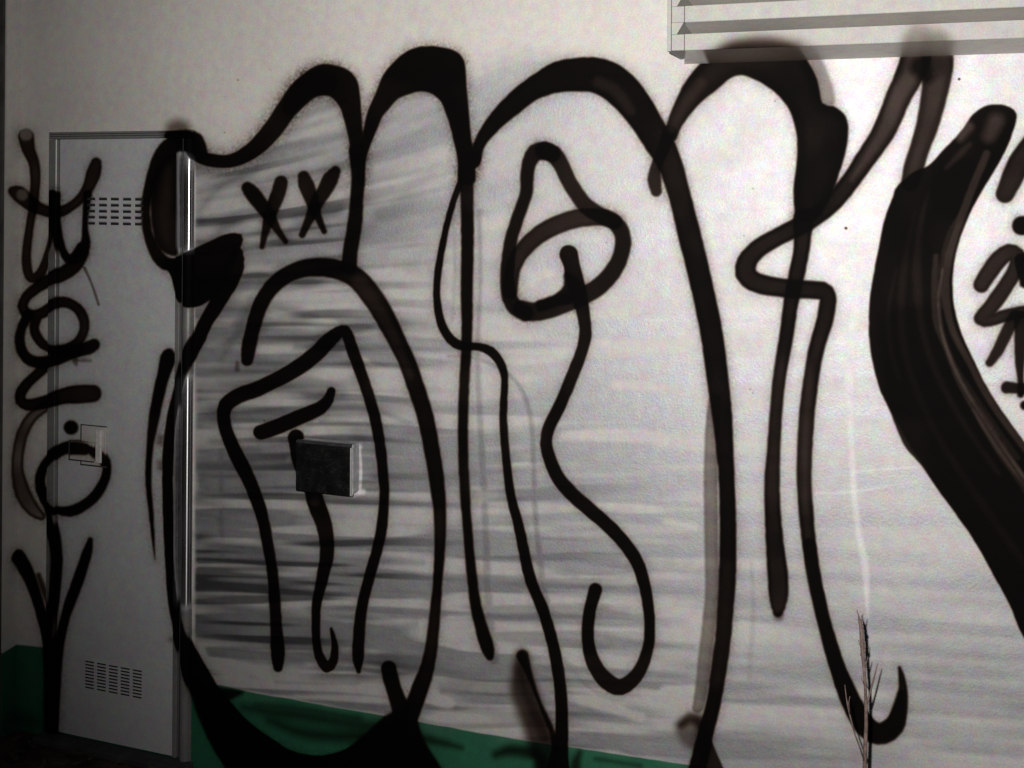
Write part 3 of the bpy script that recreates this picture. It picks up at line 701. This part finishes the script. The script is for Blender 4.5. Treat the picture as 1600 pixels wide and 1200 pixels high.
class Part:
    """collects world-space geometry and links it under a thing, keeping the thing's own place"""
def child(name, bm, mats, root, **k):
    o = obj(name, bm, mats, root, **k)
    o.matrix_parent_inverse = Matrix.Translation(-root_loc(root))
    return o
def root_loc(r):
    v = Vector(r.location)
    while r.parent: r = r.parent; v = Vector((0, 0, 0))
    return Vector(r.location) if v.length == 0 else v

# ------------------------------------------------------------------ ground
bm = bmesh.new()
G_N = 60
bm_ = bmesh.ops.create_grid(bm, x_segments=G_N, y_segments=G_N, size=90)
for v in bm.verts:
    v.co.z = -0.0
o = obj('ground', bm, M_soil); o['kind'] = 'structure'
# scattered dead leaves and grit at the foot of the wall
bm = bmesh.new()
r = random.Random(3)
for i in range(2600):
    x = r.uniform(-5, 2.5); y = -0.03 - abs(r.gauss(0, 0.55))
    s = r.uniform(0.008, 0.028); a = r.uniform(0, 6.28); t = r.uniform(-0.5, 0.5); q = r.uniform(0.4, 0.8)
    d = Vector((math.cos(a), math.sin(a), t * 0.5)); e = Vector((-math.sin(a), math.cos(a), r.uniform(-.3, .3))) * q
    c = Vector((x, y, 0.006 + s * 0.35))
    f = bm.faces.new([bm.verts.new(c + k) for k in (-d * s, -d * s * .2 + e * s * .6, d * s, -d * s * .1 - e * s * .6)])
o = obj('leaf_litter', bm, M_leaf)
o['kind'] = 'stuff'; o['label'] = 'dark dead leaves and grit lying at the foot of the painted wall'; o['category'] = 'leaf litter'

# ------------------------------------------------------------------ wall with its doorway
DX0, DX1 = 0.5 * (X(83, 211) + X(80, 700)), X(302, 700)
DZ0, DZ1 = 0.012, Z(195, 206)
WX0, WX1, WZ1 = X(26, 700), X(3400, 500), 4.3
TK = 0.24
wall = thing('graffiti_wall', 'long cream plaster wall with green foot band, covered in big silver and black spray painted letters', 'wall', (0, 0, 0))
bm = bmesh.new()
xs = [WX0, DX0, DX1, WX1]; zs = [-0.3, DZ0 - 0.001, DZ1, WZ1]
def grid_v(y): return [[bm.verts.new((x, y, z)) for z in zs] for x in xs]
A, Bk = grid_v(0.0), grid_v(TK)
for i in range(3):
    for j in range(3):
        if i == 1 and j == 1: continue
        bm.faces.new((A[i][j], A[i + 1][j], A[i + 1][j + 1], A[i][j + 1]))
        bm.faces.new((Bk[i][j], Bk[i][j + 1], Bk[i + 1][j + 1], Bk[i + 1][j]))
for (i, j), (k, l) in (((1, 1), (2, 1)), ((2, 1), (2, 2)), ((2, 2), (1, 2)), ((1, 2), (1, 1))):
    bm.faces.new((A[i][j], A[k][l], Bk[k][l], Bk[i][j]))
for i in range(3):
    bm.faces.new((A[i][3], A[i + 1][3], Bk[i + 1][3], Bk[i][3]))
    bm.faces.new((A[0][i], A[0][i + 1], Bk[0][i + 1], Bk[0][i])); bm.faces.new((A[3][i], A[3][i + 1], Bk[3][i + 1], Bk[3][i]))
child('wall_face', bm, M_wall, wall)

# skin of every paint stroke on a flat support, as thin as paint
def film(idx, y, region):
    ind = (OWN == idx) & region
    ys, xs_ = np.nonzero(ind)
    if len(ys) < 60: return None
    g = 4
    y0, y1, x0, x1 = max(ys.min() - 8, 4), min(ys.max() + 9, CH - 9), max(xs_.min() - 8, 4), min(xs_.max() + 9, CW - 9)
    y0 -= y0 % g; x0 -= x0 % g                # a common grid, so that neighbouring skins share their border
    a = ind[y0 - 2:y1 + 6, x0 - 2:x1 + 6].astype(np.float32)
    c = np.pad(a, ((1, 0), (1, 0))).cumsum(0).cumsum(1)
    k = 4
    f = (c[k:, k:] - c[:-k, k:] - c[k:, :-k] + c[:-k, :-k]) / (k * k)
    f = f[::g, ::g]
    H, Wd = f.shape
    verts, key, faces = [], {}, []
    def vert(kx, u, v):
        if kx not in key:
            key[kx] = len(verts); verts.append((x0 + u * g, y0 + v * g))
        return key[kx]
    for j in range(H - 1):
        row = f[j:j + 2]
        cols = np.nonzero((row[:, :-1] > .5).any(0) | (row[:, 1:] > .5).any(0))[0]
        for i in cols:
            q = [(i, j), (i + 1, j), (i + 1, j + 1), (i, j + 1)]
            poly = []
            for m in range(4):
                (ua, va), (ub, vb) = q[m], q[(m + 1) % 4]
                fa, fb = f[va, ua], f[vb, ub]
                if fa > .5: poly.append(vert((ua, va), ua, va))
                if (fa > .5) != (fb > .5):
                    t = (0.5 - fa) / (fb - fa)
                    kk = ('e', min(ua, ub), min(va, vb), ua != ub)
                    poly.append(vert(kk, ua + (ub - ua) * t, va + (vb - va) * t))
            if len(poly) > 2: faces.append(poly)
    if len(faces) < 5: return None
    vv = np.array(verts) + [OX + 0.5, OY + 0.5]
    x_, z_ = vv[:, 0] - CX, -(vv[:, 1] - CY)
    cc, ss = math.cos(ROLL), math.sin(ROLL); x_, z_ = cc * x_ - ss * z_, ss * x_ + cc * z_
    cc, ss = math.cos(YAW), math.sin(YAW); dx, dy = cc * x_ - ss * F, ss * x_ + cc * F
    co = np.stack([CAM[0] + dx / dy * DIST, np.full(len(vv), y), CAM[2] + z_ / dy * DIST], 1)
    me = bpy.data.meshes.new('paint_stroke'); me.from_pydata(co.tolist(), [], faces); me.update()
    return me

LEAF_Y = -0.004
leaf_l, leaf_r = 93, 274
r_door = (XX > leaf_l + 1) & (XX < leaf_r - 1) & (YY > 224) & (YY < 1140 + 0.235 * (XX - 90))
r_wall = ~((XX > 78) & (XX < 310) & (YY > 198)) & ~((XX > 1038) & (YY < 108)) & (XX > 30)
FILMS_DOOR = []
for i, lb in enumerate(PIECES):
    me = film(i, -0.0005, r_wall)
    if me:
        me.materials.append(M_wall); child('paint_stroke', me, None, wall, label=lb)
    me = film(i, LEAF_Y - 0.0005, r_door)
    if me: FILMS_DOOR.append((me, lb))

# end post beside the wall
post = thing('end_post', 'dark weathered post closing the left end of the wall beside the tall tag', 'post', (WX0 - 0.1, 0, 0))
PD = 0.055
bm = bmesh.new(); bm_box(bm, WX0 - 0.16, WX0 - 0.003, -PD, TK, 0, WZ1 - 0.02, bevel=0.006)
child('post_shaft', bm, M_post, post)
bm = bmesh.new(); bm_box(bm, WX0 - 0.0025, WX0 + 0.004, -PD + 0.002, -0.0006, 0, WZ1 - 0.03)
child('plaster_return', bm, M_return, post)

# ------------------------------------------------------------------ steel door
door = thing('steel_door', 'grey steel door with two slotted vents and a latch, tagged in black, left of the letters', 'door', ((DX0 + DX1) / 2, 0, 0))
LX0, LX1, LZ0, LZ1 = X(92.5, 700), X(275, 700), Z(190, 1163), Z(190, 217)
leaf = bmesh.new(); bm_box(leaf, LX0, LX1, LEAF_Y, 0.035, LZ0, LZ1)
leaf_o = child('door_leaf', leaf, M_door, door)
for me, lb in FILMS_DOOR:
    me.materials.append(M_door); child('paint_stroke', me, None, door, label=lb)
FY = -0.018
def grooved(bm, horizontal, a0, a1, s0, s1, fy):
    """frame bar with two grooves, cross-section across a0..a1, running s0..s1"""
    w = a1 - a0
    pr = [(a0, 0.03), (a0, fy + 0.002), (a0 + 0.002, fy), (a0 + w * .30, fy), (a0 + w * .36, fy + .006), (a0 + w * .42, fy), (a0 + w * .62, fy), (a0 + w * .68, fy + .006),
          (a0 + w * .74, fy), (a1 - 0.002, fy), (a1, fy + .002), (a1, 0.03)]
    fn = (lambda s, a, y: (s, y, a)) if horizontal else (lambda s, a, y: (a, y, s))
    bm_prism(bm, pr, s0, s1, fn)
bm = bmesh.new(); grooved(bm, True, LZ1 + 0.001, DZ1 + 0.001, DX0, DX1, FY); child('frame_head', bm, M_frame, door)
bm = bmesh.new(); grooved(bm, False, DX0 - 0.001, LX0 - 0.002, DZ0, LZ1 - 0.0005, FY); child('frame_jamb', bm, M_frame, door)
# hinge-side: flat strip, near-black groove strip, round bead, outer flange
hx = [X(p, 700) for p in (276, 282.5, 286.5, 297, 302.5)]
bm = bmesh.new(); bm_box(bm, hx[0] - 0.001, hx[1], -0.012, 0.03, LZ0, LZ1 - 0.0005, bevel=0.002); child('cover_strip', bm, M_frame, door)
bm = bmesh.new(); bm_box(bm, hx[1] + 0.0005, hx[2] + 0.006, -0.001, 0.03, DZ0, LZ1 - 0.0005); child('groove_strip', bm, M_dark, door)
bm = bmesh.new()
bc = (hx[2] + DX1) / 2 - 0.004; br = (DX1 - hx[2]) / 2 - 0.001
pr = [(bc + br * math.cos(t), -br * 0.95 * math.sin(t)) for t in [math.pi * k / 20 for k in range(21)]]
pr = [(bc + br, 0.03)] + pr + [(bc - br, 0.03)]
bm_prism(bm, pr[1:-1], DZ0, LZ1 - 0.0005, lambda s, a, y: (a, y, s), caps=False)
o = child('frame_jamb', bm, M_frame, door, label='rounded right jamb with shiny highlights where it is painted black')
for p in o.data.polygons: p.use_smooth = len(p.vertices) == 4
bm = bmesh.new(); bm_box(bm, bc + br + 0.0005, DX1, -0.004, 0.03, DZ0, LZ1 - 0.0005); child('frame_flange', bm, M_frame, door)

# slotted vents: pressed hoods over near-black plates that paint the openings' shade
def slot_mesh(w, h):
    bm = bmesh.new()
    bm_box(bm, -w / 2, w / 2, -0.0006, 0.002, -h / 2, h / 2, 0)
    v = [bm.verts.new(c) for c in ((-w / 2 - .001, -0.0008, h / 2 + .002), (w / 2 + .001, -0.0008, h / 2 + .002), (w / 2, -0.0028, h / 2 + .0003), (-w / 2, -0.0028, h / 2 + .0003),
                                   (-w / 2 - .001, -0.0008, h / 2 - .001), (w / 2 + .001, -0.0008, h / 2 - .001))]
    for q in ((0, 1, 2, 3), (3, 2, 5, 4), (0, 3, 4), (1, 5, 2)): bm.faces.new([v[i] for i in q]).material_index = 1
    me = bpy.data.meshes.new('vent_slot')
    bmesh.ops.recalc_face_normals(bm, faces=bm.faces); bm.to_mesh(me); bm.free()
    me.materials.append(M_slot); me.materials.append(M_door)
    return me
def vents(cols, rows, w, h):
    me = slot_mesh(w, h)
    for cx_ in cols:
        for rz in rows:
            o = obj('vent_slot', me, None, door)
            o.location = Vector((cx_, LEAF_Y - 0.0002, rz)) - Vector(door.location)
vents([X(p, 330) for p in (144, 162.5, 181, 200, 219)], [Z(180, p) for p in (311, 320.7, 330.3, 339.8, 349.4)], X(168.6, 330) - X(156.4, 330), Z(180, 340) - Z(180, 344.4))
vents([X(p, 1060) for p in (141.5, 160, 178.5, 197, 216)], [Z(180, p) for p in [1040 + 5.1 * k for k in range(9)]], X(185.5, 1060) - X(172, 1060), Z(180, 1060) - Z(180, 1062.9))

# latch: back plate, slim box and lever
latch_y = LEAF_Y - 0.0005
def pbox(bm, p0, q0, p1, q1, y, d, bevel=0.0, mi=0):
    """box whose face spans photograph pixels p0,q0 .. p1,q1, standing d proud of y"""
    yy = y - d; c = ((p0 + p1) / 2, (q0 + q1) / 2)
    bm_box(bm, X(p0, c[1], yy), X(p1, c[1], yy), yy, y, Z(c[0], q1, yy), Z(c[0], q0, yy), mi, bevel)
bm = bmesh.new(); pbox(bm, 125.5, 664.5, 166.5, 729, latch_y, 0.0015); child('latch_gap_shade', bm, M_dark, door)  # dark sheet paints the shaded gap round the plate
bm = bmesh.new(); pbox(bm, 127, 666.5, 165, 727, latch_y - 0.0003, 0.006, 0.0012); lp = child('latch_plate', bm, M_latch, door)
bm = bmesh.new(); pbox(bm, 107, 689.5, 146.8, 721, latch_y - 0.0002, 0.0065); child('handle_gap_shade', bm, M_dark, door)  # raised dark sheet, paints the gap shade round the handle
bm = bmesh.new(); pbox(bm, 108.5, 691, 146, 719.5, latch_y - 0.0045, 0.012, 0.0025); child('latch_handle', bm, M_latch, door, label='small latch handle blackened by the tag')
bm = bmesh.new(); pbox(bm, 148.5, 672, 157, 724, latch_y - 0.0055, 0.008, 0.0025); child('lock_bar', bm, M_steel, door)
# threshold
bm = bmesh.new(); bm_box(bm, DX0 - 0.02, DX1 + 0.01, -0.05, -0.001, -0.05, LZ0 - 0.004, bevel=0.006)
child('threshold', bm, M_sill, door)

# ------------------------------------------------------------------ meter box
BD = 0.052
bx0, bx1 = X(462, 730, -BD), X(549, 735, -BD)
bz1, bz0 = Z(505, 691.5, -BD), Z(505, 771.5, -BD)
box = thing('meter_box', 'small shallow steel box on the wall, its lid blackened, under the short black bar', 'box', ((bx0 + bx1) / 2, 0, bz0))
bm = bmesh.new(); bm_box(bm, bx0 + .003, bx1 - .003, -BD + 0.014, -0.001, bz0 + .003, bz1 - .003, bevel=0.003)
child('box_body', bm, M_boxside, box)
bm = bmesh.new(); bm_box(bm, bx0, bx1 - 0.0045, -BD, -BD + 0.0135, bz0, bz1 - 0.008, bevel=0.0015)
lid = child('lid', bm, M_boxblack, box)
bm = bmesh.new(); bm_box(bm, bx0, bx1 - 0.0045, -BD + 0.001, -BD + 0.0135, bz1 - 0.0075, bz1, bevel=0.001)
child('lid_fold', bm, plain('greyed black fold', (0.022, 0.022, 0.022), 0.5, var=0.6, scale=40), box)
bm = bmesh.new()
ex, er = bx1 - 0.0042, 0.0042
pr = [(ex, -BD + 0.0135), (ex, -BD)] + [(ex + er * math.sin(t), -BD + er * (1 - math.cos(t))) for t in [math.pi / 2 * k / 6 for k in range(1, 7)]] + [(ex + er, -BD + 0.0135)]
bm_prism(bm, pr, bz0 + 0.001, bz1 - 0.008, lambda s, a, y: (a, y, s), caps=False)
o = child('lid_edge', bm, M_edge, box, label='bright bare right edge of the lid')
for p in o.data.polygons: p.use_smooth = True
bm = bmesh.new()
kx, kz = X(508, 743, -BD), Z(508, 743, -BD)
ring = [(0.0035 * math.cos(t), 0.0035 * math.sin(t)) for t in [2 * math.pi * k / 12 for k in range(12)]]
bm_prism(bm, ring, -BD - 0.0025, -BD + 0.001, lambda s, a, c: (kx + a, s, kz + c))
child('lock', bm, M_steel, lid)

# ------------------------------------------------------------------ slatted vent high on the right
vent = thing('slatted_vent', 'wide cream louvre of level slats with black overspray on its lowest slats, top right', 'louvre', (X(1320, 90), 0, Z(1320, 96)))
VR = X(2500, 40, -LD)
xa, xj, xe = X(1042.5, 60, -LD), X(1049, 60, -LD), X(1070, 60, -LD)
for k in range(-1, 5):
    zt, zb = Z(1200, 48 - 45 * k, -LD), Z(1200, 74 - 45 * k, -LD)
    zback = Z(1200, 96 - 45 * k, 0.0)
    bm = bmesh.new()
    if k < 0: continue
    pr = [(-LD, zt), (-LD, zb + .0015), (-LD + .0015, zb), (-LD + 0.012, zb - 0.0005), (-0.001, zback), (-0.001, zback + 0.02), (-LD + 0.012, zb + 0.02), (-LD + 0.012, zt)]
    n0 = len(bm.faces)
    Av = []; Bv = []
    for a, z in pr:
        fx = xe if a < -LD + 0.013 else (xj + 0.001 if k == 0 and a > -0.01 else xe - 0.03)
        Av.append(bm.verts.new((fx, a, z))); Bv.append(bm.verts.new((VR, a, z)))
    n = len(pr)
    for i in range(n):
        f = bm.faces.new((Av[i], Av[(i + 1) % n], Bv[(i + 1) % n], Bv[i])); f.material_index = 0 if i in (0, 1, 7, 6) else 1
    bm.faces.new(Av[::-1]).material_index = 1; bm.faces.new(Bv).material_index = 1
    child('slat', bm, [M_vent, M_under], vent, label='lowest slat, fogged by black spray' if k == 0 else None)
    # end piece of the slat, left of the joint
    bm = bmesh.new()
    bm_box(bm, xj + 0.0006, xe - 0.0015, -LD - 0.001, -0.001, zb + 0.0005, zt, bevel=0.0012)
    if k: # bevelled filler in the gap above the next slat
        z2 = Z(1200, 48 - 45 * (k - 1), -LD)
        bm_prism(bm, [(xj + 0.0006, zb), (xe - 0.003, zb), (xj + 0.012, z2 + .0005), (xj + 0.0006, z2 + .0005)], -LD + 0.0005, -0.001, lambda s, a, z: (a, s, z))
    child('slat_end', bm, M_vent, vent)
bm = bmesh.new(); bm_box(bm, xa, xj - 0.0006, -LD - 0.002, -0.001, Z(1200, 74.5, -LD), Z(1200, -160, -LD), bevel=0.0012)
child('side_trim', bm, M_vent, vent)

# ------------------------------------------------------------------ dry weed in front of the wall
PY_ = -0.30
def pp(px, py, r, dy=0.0):
    p = P(px, py, PY_ + dy); return (p[0], p[1], p[2], r)
base = P(1350, 1300, PY_); base[2] = 0
# where the stem meets the soil
weed = thing('dry_weed', 'thin leafless reddish weed standing in front of the hook, bottom right', 'plant', (base[0], PY_, 0))
sc = 0.74 * (DIST + PY_) / F
bm = bmesh.new()
tube(bm, [(base[0] - 0.01, PY_ - .02, -0.02, 4.4 * sc), (base[0], PY_ - .01, 0.12, 4.2 * sc), pp(1350, 1260, 4.2 * sc, -.005), pp(1351, 1200, 4.0 * sc), pp(1352, 1165, 3.8 * sc), pp(1353.5, 1130, 3.5 * sc), pp(1353, 1100, 3.2 * sc),
          pp(1352, 1070, 2.9 * sc), pp(1349.5, 1040, 3.0 * sc), pp(1347.5, 1015, 3.9 * sc), pp(1346, 990, 3.9 * sc), pp(1344.5, 972, 3.0 * sc), pp(1341.5, 962, 1.2 * sc), pp(1339, 953, 0.7 * sc)])
child('stem', bm, M_bark, weed, smooth_=True)
for pts in ([(1353, 1104, 2.2, 0), (1358, 1088, 2, .01), (1364, 1066, 1.7, .015), (1369, 1046, 1.2, .02), (1371.5, 1037, .7, .02)],
            [(1351, 1190, 2.4, 0), (1345, 1172, 2.0, -.01), (1336, 1148, 1.7, -.02), (1330, 1126, 1.6, -.02), (1325, 1106, 1.4, -.02), (1322, 1088, 1.1, -.02), (1320, 1070, .6, -.02)],
            [(1345, 976, 1.4, 0), (1347, 966, 1.1, .01), (1348.5, 959, .7, .01)],
            [(1347, 1012, 1.3, 0), (1343, 1006, 1.1, -.01), (1341, 1000, .8, -.01)],
            [(1350, 1050, 1.3, 0), (1354, 1035, 1.1, .02), (1356, 1026, .6, .02)],
            [(1352, 1075, 1.3, 0), (1347, 1062, 1.0, .0), (1346, 1056, .6, .0)],
            [(1328, 1116, 1.1, -.02), (1326, 1098, 1.0, -.03), (1328, 1088, .6, -.03)],
            [(1347, 1028, 1.3, 0), (1352, 1012, 1.0, .01), (1352, 1002, .6, .01)]):
    bm = bmesh.new(); tube(bm, [pp(a, b_, c * sc, d) for a, b_, c, d in pts], 6)
    child('twig', bm, M_bark, weed, smooth_=True)
# pods along the upper stem
bm = bmesh.new()
rr = random.Random(5)
pods = []
for k in range(9):
    t = k / 8; py = 972 + 58 * t + rr.uniform(-3, 3); px = 1344.5 + 4 * t + rr.uniform(-1.5, 1.5)
    a = rr.choice((-1, 1)) * rr.uniform(0.2, 0.8)
    p0 = pp(px, py, 0.9 * sc); p1 = pp(px + 4 * a, py - 5, 2.6 * sc, rr.uniform(-.006, .006)); p2 = pp(px + 6 * a, py - 9, 0.5 * sc)
    tube(bm, [p0, p1, p2], 5)
o = child('seed_pods', bm, M_bark, weed, smooth_=True); o['kind'] = 'stuff'
